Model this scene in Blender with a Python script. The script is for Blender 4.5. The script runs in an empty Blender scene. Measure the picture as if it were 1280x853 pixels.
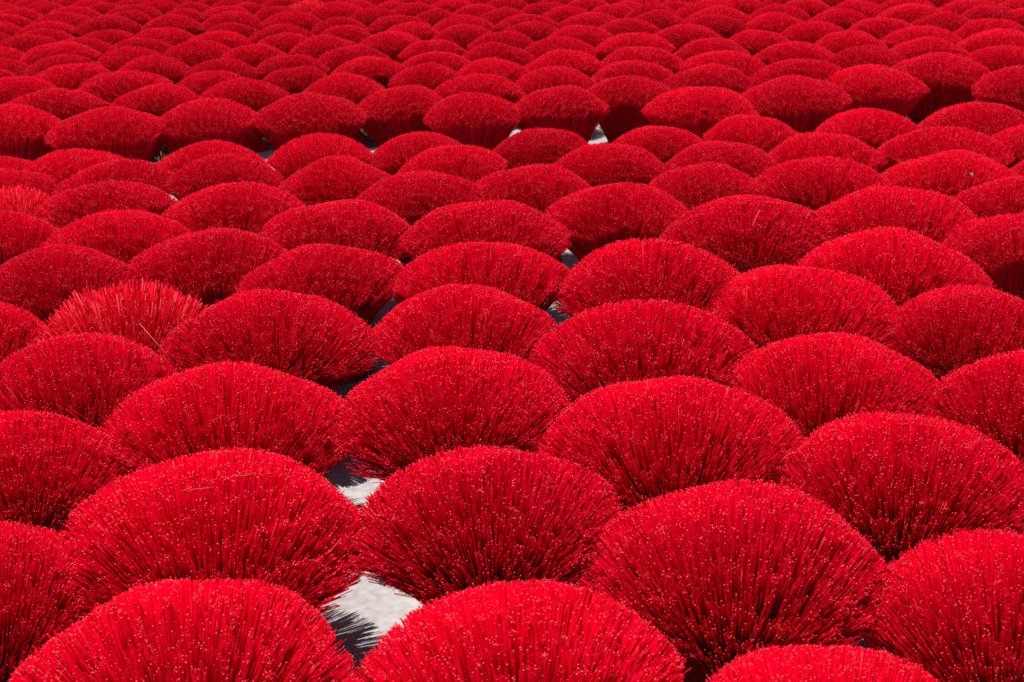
import bpy, math, random
import numpy as np
from mathutils import Vector, Matrix, Quaternion

random.seed(7)
SC = bpy.context.scene
COL = SC.collection
R = math.radians
DM = 0.52                      # diameter of an average bundle, metres
TOP, RS = 0.79, 0.60           # crest height and radius of the domed top, in diameters
RS_LOW = 0.68                    # the flatter tops of the farther bundles
AMAX = math.asin(0.5 / RS)     # half angle of the dome

BUNDLES = [  # crest x, crest y, width read off the photograph (1280 x 853), turned into ground positions below
    (1040, 806, 400), (645, 737, 430), (215, 732, 430), (1260, 664, 350), (925, 603, 372), (610, 557, 332),
    (268, 568, 380), (-30, 658, 330), (1132, 512, 315), (840, 470, 318), (565, 438, 282), (290, 455, 290),
    (20, 514, 290), (1300, 440, 270), (1040, 413, 265), (803, 374, 275), (578, 356, 228), (338, 363, 250),
    (98, 415, 250), (1225, 358, 220), (1008, 329, 235), (1120, 286, 228), (155, 350, 215), (-40, 378, 190),
    (60, 308, 195), (812, 299, 232), (600, 300, 215), (399, 306, 205), (262, 286, 200), (1272, 265, 200),
    (935, 246, 205), (608, 251, 205), (422, 250, 185), (147, 262, 178), (-5, 262, 160), (1112, 232, 200),
    (772, 228, 178), (293, 229, 175), (1285, 221, 175), (130, 225, 165), (10, 232, 130), (523, 214, 160),
    (665, 206, 150), (1030, 195, 165), (1190, 189, 165), (882, 205, 150), (420, 197, 135), (278, 194, 142),
    (142, 200, 150), (0, 212, 140), (565, 181, 140), (757, 178, 140), (900, 177, 142), (1030, 167, 145),
    (1178, 159, 155), (1300, 155, 130), (398, 168, 125), (258, 177, 140), (102, 186, 145), (-10, 193, 120),
    (525, 165, 115), (674, 160, 120), (820, 156, 120), (942, 145, 125), (1085, 137, 130), (1223, 129, 145),
    (5, 133, 140), (132, 134, 142), (258, 125, 130), (387, 118, 137), (500, 108, 118), (591, 116, 118),
    (698, 108, 120), (785, 95, 110), (876, 108, 136), (992, 97, 133), (1090, 83, 126), (1175, 68, 125),
    (1288, 82, 130), (67, 111, 125), (18, 96, 112), (155, 90, 118), (196, 106, 105), (90, 80, 110),
    (264, 89, 95), (305, 100, 112), (370, 84, 92), (428, 94, 105), (533, 81, 92), (602, 93, 110),
    (695, 84, 100), (790, 76, 100), (882, 82, 108), (1000, 74, 120), (1079, 59, 100), (5, 75, 85),
    (79, 69, 95), (74, 53, 98), (-8, 59, 85), (102, 48, 85), (165, 60, 86), (191, 71, 92),
    (178, 48, 86), (33, 44, 80), (57, 36, 72), (59, 27, 76), (79, 17, 80), (91, 9, 72),
    (135, 21, 80), (135, 37, 74), (203, 35, 84), (272, 39.5, 80), (249, 52, 86), (214, 19.5, 72),
    (228, 12, 64), (157, 14, 60), (165, 6, 70), (132, 4.5, 60), (200, 1.5, 58), (240, 4.5, 58),
    (22, 11, 68), (3, 18, 70), (-8, 27, 68), (-15, 41, 66), (62, 6, 60), (290, 29.5, 72),
    (290, 15.5, 74), (281, 8, 66), (310, 4, 60), (348, 8, 64), (365, 15.5, 76), (355, 31.5, 84),
    (355, 42.5, 84), (318, 56, 86), (361, 68.5, 92), (278, 74, 90), (407, 45.5, 86), (426, 22.5, 70),
    (431, 32.5, 76), (440, 57.5, 93), (461, 71.5, 95), (489, 40, 82), (422, 4, 72), (466, 11.5, 72),
    (513, 29, 74), (498, 19.5, 76), (491, 3, 64), (521, 5.5, 74), (545, 13, 68), (385, 0, 64),
    (445, 1, 60), (566, -0.5, 60), (598, 5.5, 66), (633, -1.5, 66), (631, 11, 72), (580, 20.5, 80),
    (580, 32, 80), (543, 49.5, 86), (545, 64.5, 92), (627, 40.5, 88), (619, 55, 92), (618, 74, 96),
    (660, 19, 82), (662, 28, 80), (683, 3.5, 68), (707, 8.5, 66), (698, 48, 92), (705, 63.5, 97),
    (724, 33, 88), (738, 16.5, 78), (793, 41.5, 100), (785, 24.5, 82), (802, 59, 104), (822, 14.5, 72),
    (783, 3, 64), (768, 6, 66), (849, 2.5, 66), (857, 31.5, 88), (898, 9, 80), (893, 19.5, 78),
    (887, 48.5, 96), (905, 63.5, 104), (948, 38.5, 87), (996, 53, 101), (970, 17.5, 80), (973, 7, 74),
    (928, -2, 66), (888, 0, 66), (1006, -1, 68), (1019, 27.5, 84), (1048, 13, 77), (1067, 2, 76),
    (1059, 40, 92), (1100, 22.5, 82), (1138, 6, 84), (1151, 34, 97), (1157, 48.5, 100), (1178, 17.5, 88),
    (1133, -2, 80), (1212, 0, 82), (1240, 8, 80), (1241, 24.5, 94), (1247, 38.5, 100), (1257, 57.5, 100),
    (1287, 11, 74),
]

# ---------------------------------------------------------------- camera
F, HOR, SLOPE = 1500.0, -148.7, -0.0340
roll = math.atan(-SLOPE)
pitch = math.atan((426.5 - HOR) * math.cos(roll) / F)
cam_d = bpy.data.cameras.new('camera')
cam = bpy.data.objects.new('camera', cam_d); COL.objects.link(cam); SC.camera = cam
CAMZ = TOP * DM + 2.06 * DM
fwd = Vector((0, math.cos(pitch), -math.sin(pitch)))
rt0 = Vector((1, 0, 0)); up0 = rt0.cross(fwd)
# the horizon rises to the right in the picture: camera turned clockwise
rt = rt0 * math.cos(roll) - up0 * math.sin(roll)
up = up0 * math.cos(roll) + rt0 * math.sin(roll)
cam.matrix_world = Matrix(((rt.x, up.x, -fwd.x, 0), (rt.y, up.y, -fwd.y, 0), (rt.z, up.z, -fwd.z, CAMZ), (0, 0, 0, 1)))
cam_d.sensor_width = 36; cam_d.lens = F * 36 / 1280
cam_d.clip_start = 0.05; cam_d.clip_end = 500
cam_d.dof.use_dof = True; cam_d.dof.focus_distance = 2.9; cam_d.dof.aperture_fstop = 9
CP = Vector((0, 0, CAMZ))

def project(p):
    v = p - CP
    z = v.dot(fwd)
    return 640 + F * v.dot(rt) / z, 426.5 - F * v.dot(up) / z, z

def solve(px, py, d, rs=RS):
    """ground position of a bundle of diameter d whose crest is seen at px, py"""
    x, y = 0.0, 4.0
    def res(x, y):
        c = Vector((x, y, (TOP - rs) * d))
        u, v, z = project(c)
        return project(Vector((x, y, .60 * d)))[0] - px, v - F * rs * d / z - py
    for _ in range(40):
        a, b = res(x, y); e = 1e-4
        a1, b1 = res(x + e, y); a2, b2 = res(x, y + e)
        j = np.array([[(a1 - a) / e, (a2 - a) / e], [(b1 - b) / e, (b2 - b) / e]])
        s = np.linalg.solve(j, [-a, -b])
        x += max(-1, min(1, s[0])); y += max(-1, min(1, s[1]))
    return x, y

# ---------------------------------------------------------------- materials
def mat(name):
    m = bpy.data.materials.new(name); m.use_nodes = True
    return m, m.node_tree, m.node_tree.nodes['Principled BSDF']

def ramp(nt, stops, inp, mode='LINEAR'):
    r = nt.nodes.new('ShaderNodeValToRGB'); cr = r.color_ramp; cr.interpolation = mode
    while len(cr.elements) < len(stops): cr.elements.new(0.5)
    for e, (p, c) in zip(cr.elements, stops): e.position = p; e.color = (*c, 1)
    nt.links.new(inp, r.inputs[0]); return r.outputs[0]

def stick_material(name, stops, rough, tint=0.17):
    m, nt, b = mat(name)
    g = nt.nodes.new('ShaderNodeNewGeometry')
    c = ramp(nt, stops, g.outputs['Random Per Island'])
    oi = nt.nodes.new('ShaderNodeObjectInfo')
    mr = nt.nodes.new('ShaderNodeMapRange'); mr.inputs[3].default_value = 1 - tint; mr.inputs[4].default_value = 1 + tint * .4
    nt.links.new(oi.outputs['Random'], mr.inputs[0])
    hs = nt.nodes.new('ShaderNodeHueSaturation'); nt.links.new(c, hs.inputs['Color']); nt.links.new(mr.outputs[0], hs.inputs['Value'])
    nt.links.new(hs.outputs[0], b.inputs['Base Color'])
    b.inputs['Roughness'].default_value = rough
    b.inputs['Specular IOR Level'].default_value = 0.0
    return m

M_RED = stick_material('dyed_red_bamboo', [(0, (.38, .0004, .005)), (.35, (.56, .0006, .012)), (.75, (.68, .0008, .022)),
                       (.985, (.74, .002, .035)), (.995, (.70, .02, .03)), (1, (.80, .10, .08))], .5)
M_PINK = stick_material('faded_red_bamboo', [(0, (.45, .001, .007)), (.4, (.62, .003, .015)), (.7, (.70, .008, .026)), (.90, (.78, .025, .05)), (1, (.82, .09, .11))], .5)
M_TIP = stick_material('cut_bamboo_end', [(0, (.60, .001, .012)), (.42, (.72, .003, .020)), (.75, (.80, .04, .055)), (1, (.84, .22, .20))], .6, .1)
M_BARE = stick_material('pale_bare_bamboo', [(0, (.75, .10, .08)), (1, (.80, .20, .14))], .5, .05)

# ---------------------------------------------------------------- meshes
def np_mesh(name, verts, faces_q, mats, mi=None, tris=None):
    me = bpy.data.meshes.new(name)
    nv, nq = len(verts), len(faces_q)
    me.vertices.add(nv); me.vertices.foreach_set('co', np.asarray(verts, np.float32).ravel())
    me.loops.add(nq * 4); me.loops.foreach_set('vertex_index', np.asarray(faces_q, np.int32).ravel())
    me.polygons.add(nq)
    me.polygons.foreach_set('loop_start', np.arange(0, nq * 4, 4, dtype=np.int32))
    for m in mats: me.materials.append(m)
    if mi is not None: me.polygons.foreach_set('material_index', np.asarray(mi, np.int32))
    me.update(calc_edges=True); me.validate()
    return me

def sweep(paths, rad, rng, cap0=False):
    """square rods along paths (n, k, 3); returns verts, quads"""
    n, k, _ = paths.shape
    d = paths[:, -1] - paths[:, 0]; d /= np.linalg.norm(d, axis=1)[:, None]
    a = rng.normal(size=(n, 3)); u = np.cross(d, a); u /= np.linalg.norm(u, axis=1)[:, None]; v = np.cross(d, u)
    rad = np.broadcast_to(rad, (n,))
    ring = np.stack([u, v, -u, -v], 1) * rad[:, None, None]                 # n,4,3
    V = paths[:, :, None, :] + ring[:, None]                                 # n,k,4,3
    base = (np.arange(n) * k * 4)[:, None, None]
    q = []
    for s in range(k - 1):
        for j in range(4):
            j2 = (j + 1) % 4
            q.append([s * 4 + j, s * 4 + j2, s * 4 + 4 + j2, s * 4 + 4 + j])
    q.append([(k - 1) * 4 + j for j in range(4)])
    if cap0: q.append([3, 2, 1, 0])
    Q = base + np.array(q)[None]
    return V.reshape(-1, 3), Q.reshape(-1, 4)

def tip_and_foot(bx, by, ex, rng, n, sm, wz, rw, RS):
    """bx, by: where on the domed top each stick ends (sine of the angle off vertical); all sticks pass the tie at height wz"""
    s = np.hypot(bx, by); cz = np.sqrt(1 - s ** 2)
    tip = np.stack([bx * RS, by * RS, (TOP - RS) + cz * RS], 1)
    k = rw / sm
    waist = np.stack([bx * k, by * k, np.full(n, wz)], 1) + rng.normal(0, .004, (n, 3)) * [1, 1, .3]
    d = tip - waist; ln = np.linalg.norm(d, axis=1)[:, None]; d /= ln
    tip = tip + d * ex[:, None]; ln = ln[:, 0] + ex
    bow = np.zeros((n, 3)); bow[:, 2] = .05 * (s / sm) ** 2 + rng.normal(0, .004, n)     # outer sticks bow a little
    mid = np.stack([waist + d * (ln * t)[:, None] + bow * (4 * t * (1 - t)) for t in (.4, .74)], 0)
    foot = waist.copy(); foot[:, :2] *= 1.6; foot[:, 2] = .002
    return tip, mid, waist, foot, s / sm

def make_bundle(seed, n=3000, rad=.0026, sigma=.006, messy=0.0, mat_fan=None, name='bundle', longback=0.0, wz=.14, rw=.145, rs=RS):
    bmax = math.asin(.5 / rs); sm = math.sin(bmax)
    rng = np.random.default_rng(seed)
    i = np.arange(n) + .5
    ca = 1 - (1 - math.cos(bmax)) * i / n
    ph = i * 2.399963 + rng.uniform(0, 6.28)
    sa = np.sqrt(1 - ca ** 2)
    x, y = sa * np.cos(ph), sa * np.sin(ph)
    sp = sm / math.sqrt(n) * 1.8
    x += rng.normal(0, sp * .55, n); y += rng.normal(0, sp * .55, n)
    # clumping: sticks lean together in tufts and leave dark grooves between
    for f, a in ((9, .009), (17, .009), (31, .007)):
        for _ in range(3):
            t = rng.uniform(0, 6.28); p = rng.uniform(0, 6.28)
            w = np.sin(f * 2 * (x * math.cos(t) + y * math.sin(t)) + p)
            x += a * w * math.cos(t); y += a * w * math.sin(t)
    for _ in range(rng.integers(2, 6)):      # partings where the sticks fall to either side
        t = rng.uniform(0, 6.28); off = rng.uniform(-.45, .45); c, s_ = math.cos(t), math.sin(t)
        dist = x * c + y * s_ - off; along = -x * s_ + y * c - rng.uniform(-.4, .4)
        push = np.sign(dist) * rng.uniform(.010, .022) * np.exp(-np.abs(dist) / .05) * np.exp(-(along / .28) ** 2)
        x += push * c; y += push * s_
    # outline not a perfect circle
    th = np.arctan2(y, x); wob = 1 + sum(rng.normal(0, .016) * np.cos(k * th + rng.uniform(0, 6.28)) for k in (2, 3, 4, 5, 7))
    x *= wob; y *= wob
    s = np.hypot(x, y); lim = np.minimum(.93, sm * (wob + rng.normal(0, .012, n))); f = np.where(s > lim, lim / s, 1); x *= f; y *= f
    ex = rng.normal(0, sigma, n)
    for f in (3, 5):
        t = rng.uniform(0, 6.28); p = rng.uniform(0, 6.28)
        ex += .009 * np.sin(f * (x * math.cos(t) + y * math.sin(t)) * 2 + p)
    u = rng.uniform(0, 1, n)
    ex += np.where(u < .012, rng.uniform(.006, .022, n), 0) + np.where(u > .93, -rng.uniform(.02, .12, n), 0)
    if messy: ex += rng.uniform(-1, 1, n) * messy * (y > -.15)
    if longback: ex += np.where((y > .15 * sm) & (u > .3), rng.uniform(.3, 1, n) * longback, 0) - np.where(y < .05, rng.uniform(0, .5, n) * longback, 0)
    x += rng.normal(0, .003 + messy * .15, n) ; y += rng.normal(0, .003 + messy * .15, n)
    tip, mid, waist, foot, s = tip_and_foot(x, y, ex, rng, n, sm, wz, rw, rs)
    dd = tip - mid[1]; dd /= np.linalg.norm(dd, axis=1)[:, None]
    tl = .0015
    end = tip - dd * tl
    r = rad * rng.uniform(.85, 1.15, n)
    outer = s > .72
    pi_ = np.stack([waist, mid[1], end], 1)[~outer]
    po = np.stack([foot, waist, mid[0], mid[1], end], 1)[outer]
    V1, Q1 = sweep(pi_, r[~outer], rng); V2, Q2 = sweep(po, r[outer], rng)
    V = np.concatenate([V1, V2]); Q = np.concatenate([Q1, Q2 + len(V1)])
    # cut ends, a hair narrower than the rod and standing just proud of it
    pt = np.stack([end - dd * .0006, tip], 1)
    VT, QT = sweep(pt, r * .97, rng)
    fan = np_mesh(name + '_sticks', V, Q, [mat_fan or M_RED])
    tips = np_mesh(name + '_tips', VT, QT, [M_TIP])
    return fan, tips, (V, Q, VT, QT)

def merged(data, name):
    V, Q, VT, QT = data
    return np_mesh(name, np.concatenate([V, VT]), np.concatenate([Q, QT + len(V)]), [M_RED, M_TIP],
                   np.concatenate([np.zeros(len(Q)), np.ones(len(QT))]))

def variants(seed, rs): return [make_bundle(seed + k, rs=rs, n=[7000, 6400, 7400, 6600, 6900, 6300, 6800, 7200, 6600, 7000][k], rad=[.0017, .0018, .0017, .0018, .0017, .0019, .0017, .0017, .0018, .0017][k],
                   sigma=[.003, .0045, .003, .006, .0035, .005, .003, .004, .005, .004][k],
                   wz=[.11, .09, .14, .10, .08, .12, .09, .14, .08, .11][k], rw=[.145, .15, .14, .155, .16, .145, .15, .14, .155, .145][k]) for k in range(10)]
NEAR, VAR = variants(100, RS), variants(150, RS_LOW)
FAR = [merged(v[2], 'far_bundle') for v in VAR[:6]]
FANS = [make_bundle(300 + k, n=8000, rad=.0018, sigma=.004, wz=.03, rw=.19, rs=.64) for k in range(2)]
MESSY = make_bundle(201, n=2600, rad=.0029, sigma=.012, messy=.012, mat_fan=M_PINK, longback=.05)
MESSY2 = make_bundle(202, n=2600, rad=.0029, sigma=.012, messy=.02, mat_fan=M_PINK, longback=.04)

# ---------------------------------------------------------------- things
def link_mesh(name, me, parent=None):
    o = bpy.data.objects.new(name, me); COL.objects.link(o)
    if parent is not None: o.parent = parent
    return o

GROUP = 'bundles of red incense sticks drying on the ground'

def bundle_thing(pair, label):
    e = bpy.data.objects.new('incense_bundle', None); COL.objects.link(e)
    e.empty_display_size = .1
    a = link_mesh('sticks', pair[0], e); a['kind'] = 'stuff'
    t = link_mesh('cut_ends', pair[1], e); t['kind'] = 'stuff'
    e['label'] = label; e['category'] = 'incense bundle'; e['group'] = GROUP
    return e

def far_thing(me, label):
    o = link_mesh('incense_bundle', me)
    o['label'] = label; o['category'] = 'incense bundle'; o['group'] = GROUP
    return o

HAND = {
 (1040,806): 'red incense bundle cut off by the bottom edge, only its crest showing right of centre',
 (645,737): 'large bright red incense bundle at bottom centre, right beside the pale ground gap',
 (215,732): 'large crimson incense bundle at bottom left, cut by the frame below the widest bundle',
 (1260,664): 'red incense bundle filling the bottom right corner, long ragged sticks on its left side',
 (925,603): 'huge round red incense bundle right of centre near the bottom, dark shaded lower right side',
 (610,557): 'full red incense bundle just right of the pale ground gap, behind the bottom centre one',
 (268,568): 'widest red incense bundle at lower left, pale wisps on it, left of the ground gap',
 (-30,658): 'dark red incense bundle cut by the left edge beside the widest bundle at lower left',
 (1132,512): 'very wide red incense bundle at right, pale ends crowded low on its right half',
 (840,470): 'wide red incense bundle with dark gaps at its left base, behind the huge round one',
 (565,438): 'bright red incense bundle directly behind the full one beside the ground gap',
 (290,455): 'wide red incense bundle behind the widest one, loose sticks poking from its left tip',
 (20,514): 'dark red incense bundle at left edge with many pale ends, three bundles up from bottom',
 (1300,440): 'crimson incense bundle cut by the right edge at mid height, above the very wide one',
 (1040,413): 'red incense bundle at right with a sharp left tip and dark wedge on its right',
 (803,374): 'broad bright red incense bundle right of centre with coarse long sticks down its left side',
 (578,356): 'red incense bundle at centre, small slate gap of ground beside its right tip',
 (338,363): 'dense red incense bundle right of the shaggy pinkish one, pale ends in dark lower middle',
 (98,415): 'low broad dark red incense bundle in front of the shaggy pinkish one at left',
 (1225,358): 'red incense bundle near right edge, long stripes of sticks, dark notch at its left base',
 (1008,329): 'crimson incense bundle at right with a pointed left tip and dark freckled right half',
 (1120,286): 'red incense bundle with raised left corner behind the pointed one, freckled at lower right',
 (155,350): 'shaggy red incense bundle with long uneven pinkish sticks fanning from its back, at left',
 (-40,378): 'red incense bundle at left edge with one pale stray stick, beside the shaggy pinkish one',
 (60,308): 'dark red incense bundle at left directly behind the shaggy pinkish one',
 (812,299): 'broad bright red incense bundle right of centre, its left tip meeting a slate ground gap',
 (600,300): 'red incense bundle at centre with dense pale ends on its lower right side',
 (399,306): 'red incense bundle left of centre with a smooth low crest and freckled middle',
 (262,286): 'red incense bundle behind and right of the shaggy pinkish one, tapering dark towards its base',
 (1272,265): 'red incense bundle cut by the right edge, a third of the way down',
 (935,246): 'round crimson incense bundle right of centre with one pale stick leaning across its lower middle',
 (608,251): 'red incense bundle at centre with thick dark striped right end above a slate ground gap',
 (422,250): 'darkest maroon incense bundle left of centre, black gap at its lower right tip',
 (147,262): 'smooth red incense bundle at left with a dark freckled centre, behind the shaggy one',
 (-5,262): 'small red incense bundle at left edge below the one with pale broken sticks',
 (1112,232): 'flat topped red incense bundle at right with tiny stray sticks on its right shoulder',
 (772,228): 'round dark crimson incense bundle right of centre, deep shadow under its left tip',
 (293,229): 'red incense bundle with a curved left corner, left behind the darkest maroon one',
 (1285,221): 'ragged red incense bundle at the right edge with spiky left shoulder',
 (130,225): 'low wide red incense bundle at left, right of the one with pale broken sticks',
 (10,232): 'red incense bundle at left edge with a patch of pale broken stick ends',
 (523,214): 'smooth bright red incense bundle left of centre, behind the darkest maroon one',
 (665,206): 'red incense bundle just right of centre, left of the round dark crimson one',
 (1030,195): 'red incense bundle at right behind the gap between two broad crimson ones',
 (1190,189): 'red incense bundle at right holding a small grey scrap among its sticks',
 (882,205): 'red incense bundle right of the round dark crimson one, half hidden by its neighbours',
}
ORD = ['first', 'second', 'third', 'fourth', 'fifth', 'sixth', 'seventh', 'eighth', 'ninth', 'tenth', 'eleventh', 'twelfth', 'thirteenth']
ROWA = [(5,133),(132,134),(258,125),(387,118),(500,108),(591,116),(698,108),(785,95),(876,108),(992,97),(1090,83),(1175,68),(1288,82)]
ROWB = [(-10,193),(102,186),(258,177),(398,168),(525,165),(674,160),(820,156),(942,145),(1085,137),(1223,129)]
ROWC = [(0,212),(142,200),(278,194),(420,197),(565,181),(757,178),(900,177),(1030,167),(1178,159),(1300,155)]
for k, p in enumerate(ROWA): HAND[p] = 'fan shaped red incense bundle showing its lower stalks, %s from left in that row' % ORD[k]
for k, p in enumerate(ROWB): HAND[p] = 'red incense bundle, %s from left in the row just before the fans showing lower stalks' % ORD[k]
for k, p in enumerate(ROWC): HAND[p] = 'red incense bundle, %s from left, two rows before the fans that show lower stalks' % ORD[k]
LABELS = {i: HAND[b[:2]] for i, b in enumerate(BUNDLES) if b[:2] in HAND}
def pct(v, full): return ('%.1f' % (100 * v / full))
def auto_label(i, px, py):
    size = 'small' if py > 55 else 'tiny'
    return '%s far red incense bundle, crest %s percent across, %s percent down' % (size, pct(px, 1280), pct(max(py, 0), 853))
def edge_label(u, v):
    if 0 <= u <= 1280 and 0 <= v: return auto_label(-1, u, v)
    if v < 0: return 'farthest red incense bundle cut by the top edge, %s percent across the photo' % pct(u, 1280)
    return 'red incense bundle barely reaching past the %s edge, %s percent down the photo' % ('left' if u < 640 else 'right', pct(v, 853))

ROOTS = []; POS = []
FULLER = {(290, 455): 1.06, (338, 363): 1.06, (565, 438): 1.03, (610, 557): 1.02}
TILT = {(268, 568): (1, 5), (290, 455): (1, 6), (812, 299): (0, -3), (1120, 286): (0, 5), (1008, 329): (0, 4), (803, 374): (0, -3), (500, 108): (0, -4), (1175, 68): (0, 3)}   # degrees forward / to the right
a0, b0, c0 = 1.535e-2, .45207, 57.42
rs = random.Random(5)
for i, (px, py, w) in enumerate(BUNDLES):
    wf = a0 * px + b0 * py + c0
    h = DM * max(.93, min(1.07, 1 + (w / wf - 1) * .35))          # height of this one
    x, y = solve(px, py + (.055 if (px, py) in ((155, 350), (10, 232), (385, 0)) else .012) * w, h, RS if w > 215 else RS_LOW)
    z = project(Vector((x, y, .55 * h)))[2]
    w *= FULLER.get((px, py), 1)
    d = max(.88, min(1.22, w * z / F / DM)) * DM * (1.06 if w > 240 else 1.075)
    POS.append((x, y, d))
    lab = LABELS.get(i) or auto_label(i, px, py)
    if (px, py) == (155, 350): o = bundle_thing(MESSY, lab)
    elif (px, py) in ((10, 232), (385, 0)): o = bundle_thing(MESSY2, lab)
    elif (px, py) in ROWA: o = bundle_thing(FANS[i % 2], lab)
    elif w > 215: o = bundle_thing(NEAR[i % 10], lab)
    elif w >= 100: o = bundle_thing(VAR[i % 10], lab)
    else: o = far_thing(FAR[i % 6], lab)
    o.location = (x, y, 0)
    sp = (px, py) in ((155, 350), (10, 232), (385, 0))
    tx, ty = TILT.get((px, py), (rs.gauss(0, 2.2), rs.gauss(0, 2.2)))
    q = Matrix.Rotation(R(ty), 3, 'Y') @ Matrix.Rotation(R(tx), 3, 'X') @ Matrix.Rotation(0 if sp else rs.uniform(0, 6.28), 3, 'Z')
    o.rotation_euler = q.to_euler()
    lean = q @ Vector((0, 0, .5 * h)); o.location = (x - lean.x, y - lean.y, 0)      # leaning about its middle, foot on the ground
    o.scale = (d, d, h)
    ROOTS.append(o)

# bundles whose crest lies just outside the frame but whose sides reach into it
k = 0
extra = []
yy = 1.6
while yy < 16.5:
    xx = -8.0
    row = int(yy / .45)
    while xx < 8.0:
        x = xx + (row % 2) * .24 + rs.uniform(-.04, .04); y = yy + rs.uniform(-.04, .04)
        xx += .49
        if min((x - p[0]) ** 2 + (y - p[1]) ** 2 for p in POS) < (.40) ** 2: continue
        u, v, z = project(Vector((x, y, .39)))
        wpx = F * DM / z
        if u < -.62 * wpx or u > 1280 + .62 * wpx or v < -19 or v > 885: continue
        if v > 15 and -.05 * wpx < u < 1280 + .05 * wpx: continue
        extra.append((x, y, u, v)); POS.append((x, y, DM))
    yy += .45
extra.sort(key=lambda e: -e[3]); extra = extra[:300 - len(BUNDLES)]
for (x, y, u, v) in extra:
    lab = edge_label(u, v)
    o = far_thing(FAR[k % 6], lab); k += 1
    o.location = (x, y, 0); o.scale = (DM, DM, DM); o.rotation_euler = (0, 0, rs.uniform(0, 6.28))
print('extra bundles', len(extra), [(round(e[2]), round(e[3])) for e in extra])

# ---------------------------------------------------------------- sticks that stand out of their bundle, and scraps lying on the sticks
def by_crest(px, py):
    return ROOTS[[b[:2] for b in BUNDLES].index((px, py))]

def stray(px, py, pts, label, r=.0024, m=None):
    """a single stick standing proud of its bundle: points in the bundle's own upright frame, diameters"""
    root = by_crest(px, py)
    p = np.array([[pts[0], pts[-1]]], float)
    V, Q = sweep(p, r * .5, np.random.default_rng(len(label)), cap0=True)
    me = np_mesh('stray_stick', V, Q, [m or M_BARE])
    o = link_mesh('stray_stick', me, root)
    o.rotation_euler = root.rotation_euler.to_matrix().inverted().to_euler()      # upright frame
    o['label'] = label
    return o

def cap(x, y, up=0.0):
    return (x, y, (TOP - RS) + math.sqrt(max(.01, RS * RS - x * x - y * y)) + up)

stray(1008, 329, [cap(-.30, -.18, -.12), cap(-.30, -.20, .05), (-.31, -.24, .80)], 'pale stick leaning out of the left side')
stray(935, 246, [cap(-.12, -.34, -.10), cap(-.07, -.30, .03), (.0, -.25, .80)], 'single pale pink stick leaning to the right')
stray(338, 363, [cap(-.28, -.30, -.1), cap(-.34, -.27, .03), (-.46, -.22, .77)], 'pale stick leaning out to the left')
stray(-40, 378, [cap(.36, -.10, -.1), cap(.34, -.12, .03), (.31, -.16, .80)], 'upright pale stick')
stray(1241, 24.5, [cap(.10, -.10, -.1), cap(.08, -.10, .04), (.03, -.10, .93)], 'bare pale stick standing up', .003)
stray(290, 455, [cap(-.40, -.05, -.1), cap(-.44, -.05, .02), (-.55, -.04, .68)], 'long red stick poking out at the left tip', .0028, M_RED)
stray(290, 455, [cap(-.38, -.12, -.1), cap(-.43, -.13, .02), (-.52, -.14, .72)], 'second red stick poking out at the left tip', .0028, M_RED)
stray(387, 118, [(-.20, -.20, .22), (-.36, -.28, .40), (-.55, -.34, .62)], 'loose red stick sticking out low on the left', .003, M_RED)
stray(591, 116, [cap(-.08, -.42, -.06), cap(-.08, -.44, .0), (-.06, -.47, .67)], 'short red stick standing out in front', .003, M_PINK)
stray(610, 557, [cap(-.46, .0, -.12), cap(-.50, .0, -.02), (-.56, .0, .64)], 'pale pink stick at the left tip', .0022, M_PINK)
stray(399, 306, [cap(-.40, -.1, -.1), cap(-.42, -.1, .03), (-.48, -.1, .70)], 'red stick standing up at the left tip', .0022, M_RED)

def on_crest(px, py, x, y, up):
    root = by_crest(px, py)
    return Vector((root.location.x + x * root.scale.x, root.location.y + y * root.scale.y, cap(x, y, up)[2] * root.scale.z))

def scrap(name, at, pts, r, m, label, cat):
    p = np.array([pts], float)
    V, Q = sweep(p, r, np.random.default_rng(3), cap0=True)
    o = link_mesh(name, np_mesh(name, V, Q, [m])); o.location = at
    o['label'] = label; o['category'] = cat
    return o
mdb, nt_, b_ = mat('dry_fibre'); b_.inputs['Base Color'].default_value = (.50, .10, .08, 1); b_.inputs['Roughness'].default_value = .8
scrap('loose_fibre', on_crest(268, 568, .14, -.02, .004), [(-.03, -.01, .004), (-.012, .004, .008), (.008, .002, .007), (.026, .014, .006)], .0007, mdb,
      'thin pale curled fibre lying on the widest bundle at lower left', 'fibre')
scrap('loose_fibre', on_crest(268, 568, .05, -.10, .004), [(-.02, .004, .004), (-.004, -.004, .008), (.014, .006, .006)], .0006, mdb,
      'shorter pale fibre lying just below the curled one on the widest bundle', 'fibre')
# small folded grey leaf
ml, nt_, b_ = mat('dry_grey_leaf'); b_.inputs['Base Color'].default_value = (.22, .18, .20, 1); b_.inputs['Roughness'].default_value = .7
lv, lq = [], []
for s_ in range(7):
    t_ = s_ / 6; wd = .006 * math.sin(math.pi * min(.96, max(.04, t_))); zz = .006 * math.sin(3 * t_)
    for q_, (sx, dz) in enumerate(((-1, .004), (0, 0), (1, .005))):
        lv.append((sx * wd, .022 * t_ - .011, zz + dz)); 
for s_ in range(6):
    for q_ in range(2):
        k_ = s_ * 3 + q_; lq.append((k_, k_ + 1, k_ + 4, k_ + 3))
lm = bpy.data.meshes.new('dry_leaf'); lm.from_pydata(lv, [], lq); lm.materials.append(ml)
lf_ = link_mesh('dry_leaf', lm); md = lf_.modifiers.new('thickness', 'SOLIDIFY'); md.thickness = .0006
lf_.location = on_crest(1190, 189, .0, -.32, .006); lf_.rotation_euler = (R(35), 0, R(20))
lf_['label'] = 'small grey dry leaf caught on top of a red bundle at upper right'; lf_['category'] = 'leaf'

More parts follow.
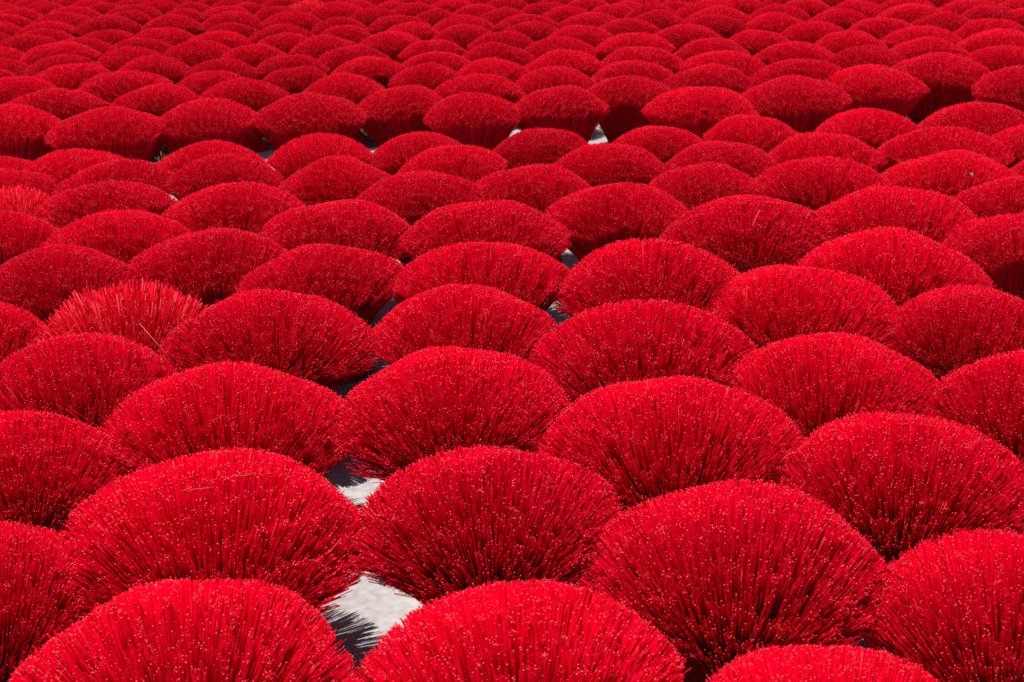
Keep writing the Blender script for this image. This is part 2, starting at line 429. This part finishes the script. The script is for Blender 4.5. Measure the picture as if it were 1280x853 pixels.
# ---------------------------------------------------------------- ground
def sheet(name, pts, z, m):
    me = bpy.data.meshes.new(name); me.from_pydata([(x, y, z) for x, y in pts], [], [tuple(range(len(pts)))])
    me.materials.append(m); o = link_mesh(name, me); o['kind'] = 'structure'; return o

mg, nt, b = mat('worn_concrete')
tc = nt.nodes.new('ShaderNodeTexCoord')
n1 = nt.nodes.new('ShaderNodeTexNoise'); n1.inputs['Scale'].default_value = 3.0; n1.inputs['Detail'].default_value = 10; n1.inputs['Roughness'].default_value = .65
n2 = nt.nodes.new('ShaderNodeTexNoise'); n2.inputs['Scale'].default_value = 45.0; n2.inputs['Detail'].default_value = 6
nt.links.new(tc.outputs['Object'], n1.inputs['Vector']); nt.links.new(tc.outputs['Object'], n2.inputs['Vector'])
mx = nt.nodes.new('ShaderNodeMix'); mx.data_type = 'FLOAT'; mx.inputs[0].default_value = .5
nt.links.new(n1.outputs[0], mx.inputs[2]); nt.links.new(n2.outputs[0], mx.inputs[3])
col = ramp(nt, [(.30, (.20, .185, .19)), (.46, (.30, .28, .287)), (.62, (.40, .38, .38))], mx.outputs[0])
nt.links.new(col, b.inputs['Base Color']); b.inputs['Roughness'].default_value = .8
bp = nt.nodes.new('ShaderNodeBump'); bp.inputs['Strength'].default_value = .25; bp.inputs['Distance'].default_value = .004
nt.links.new(n2.outputs[0], bp.inputs['Height']); nt.links.new(bp.outputs[0], b.inputs['Normal'])
sheet('ground', [(-60, -20), (60, -20), (60, 120), (-60, 120)], 0, mg)

# strip of soil and grass between the front field and the back field
def line_fit(idx):
    P = np.array([POS[i][:2] for i in idx]); return np.polyfit(P[:, 0], P[:, 1], 1)
front = [i for i, b_ in enumerate(BUNDLES) if b_ in [(398, 168, 125), (258, 177, 140), (525, 165, 115), (820, 156, 120), (942, 145, 125), (1085, 137, 130), (102, 186, 145)]]
back = [i for i, b_ in enumerate(BUNDLES) if b_ in [(132, 134, 142), (258, 125, 130), (387, 118, 137), (500, 108, 118), (698, 108, 120), (876, 108, 136), (992, 97, 133), (1090, 83, 126)]]
lf, lb = line_fit(front), line_fit(back)
print('strip', lf, lb)
ms, nt, b = mat('dark_soil')
tc = nt.nodes.new('ShaderNodeTexCoord'); n1 = nt.nodes.new('ShaderNodeTexNoise'); n1.inputs['Scale'].default_value = 14; n1.inputs['Detail'].default_value = 10
nt.links.new(tc.outputs['Object'], n1.inputs['Vector'])
nt.links.new(ramp(nt, [(.35, (.018, .014, .010)), (.55, (.05, .038, .024)), (.7, (.10, .08, .045))], n1.outputs[0]), b.inputs['Base Color'])
b.inputs['Roughness'].default_value = .95
def strip_pts(x0, x1, a, c):
    """between fraction a and c of the way from the front row to the back row"""
    rr = random.Random(int(x0 * 10) + 90); n = 40; lo = []; hi = []
    for k in range(n + 1):
        x = x0 + (x1 - x0) * k / n
        yf = lf[0] * x + lf[1]; yb = lb[0] * x + lb[1]
        w = math.sin(math.pi * k / n) ** .35
        lo.append((x, yf + (yb - yf) * (a + (c - a) * .5 * (1 - w)) + rr.uniform(-.015, .015)))
        hi.append((x, yf + (yb - yf) * (c - (c - a) * .5 * (1 - w)) + rr.uniform(-.015, .015)))
    return lo + hi[::-1]
SOIL = [(-5.2, -1.75, .95, 2.4), (-1.72, -.25, 1.62, 2.4), (1.3, 5.2, 1.50, 2.4)]
for (x0, x1, a, c) in SOIL:
    sheet('soil', strip_pts(x0, x1, a, c), .004, ms)
# grass tufts growing on it
rng = np.random.default_rng(77); blades = []
for (x0, x1, a, c) in SOIL:
    for _ in range(int((x1 - x0) * 60)):
        x = rng.uniform(x0 + .1, x1 - .1); fr = rng.uniform(a + .05, c - .1)
        yf = lf[0] * x + lf[1]; yb = lb[0] * x + lb[1]; y = yf + (yb - yf) * fr
        for _ in range(rng.integers(8, 22)):
            bx, by = x + rng.normal(0, .012), y + rng.normal(0, .012)
            h = rng.uniform(.03, .10); lx, ly = rng.normal(0, .025, 2)
            blades.append([(bx, by, .003), (bx + lx * .35, by + ly * .35, h * .6), (bx + lx, by + ly, h)])
V, Q = sweep(np.array(blades), .0013, rng)
mgz, nt, b = mat('grass_blades')
g = nt.nodes.new('ShaderNodeNewGeometry')
nt.links.new(ramp(nt, [(0, (.035, .07, .012)), (.5, (.07, .11, .02)), (.75, (.18, .14, .05)), (1, (.34, .27, .13))], g.outputs['Random Per Island']), b.inputs['Base Color'])
b.inputs['Roughness'].default_value = .7
gr = link_mesh('grass', np_mesh('grass', V, Q, [mgz])); gr['kind'] = 'stuff'; gr['label'] = 'short grass and dry blades in the dark strip between the two fields'
gr['category'] = 'grass'

# ---------------------------------------------------------------- light
EL, AZ = R(73), R(-28)         # sun beyond the field and a little to the left
sv = Vector((math.sin(AZ) * math.cos(EL), math.cos(AZ) * math.cos(EL), math.sin(EL)))
w = bpy.data.worlds.new('World'); SC.world = w; w.use_nodes = True
nt = w.node_tree; bg = nt.nodes['Background']
sky = nt.nodes.new('ShaderNodeTexSky'); sky.sky_type = 'NISHITA'; sky.sun_disc = False
sky.sun_elevation = EL; sky.sun_rotation = AZ % (2 * math.pi)
nt.links.new(sky.outputs[0], bg.inputs[0]); bg.inputs[1].default_value = .07
ld = bpy.data.lights.new('sun', 'SUN'); ld.energy = 4.2; ld.angle = R(.55); ld.color = (1, .96, .90)
lo = bpy.data.objects.new('sun', ld); COL.objects.link(lo); lo.location = sv * 20
lo.rotation_mode = 'QUATERNION'; lo.rotation_quaternion = (-sv).to_track_quat('-Z', 'Y')
vs = SC.view_settings; SC.display_settings.display_device = 'sRGB'
vs.view_transform = 'Standard'; vs.look = 'None'; vs.gamma = 1; vs.use_curve_mapping = False; vs.exposure = 0.62
SC.cycles.max_bounces = 8; SC.cycles.diffuse_bounces = 4; SC.cycles.glossy_bounces = 2
SC.cycles.use_denoising = False
bpy.context.view_layer.update()
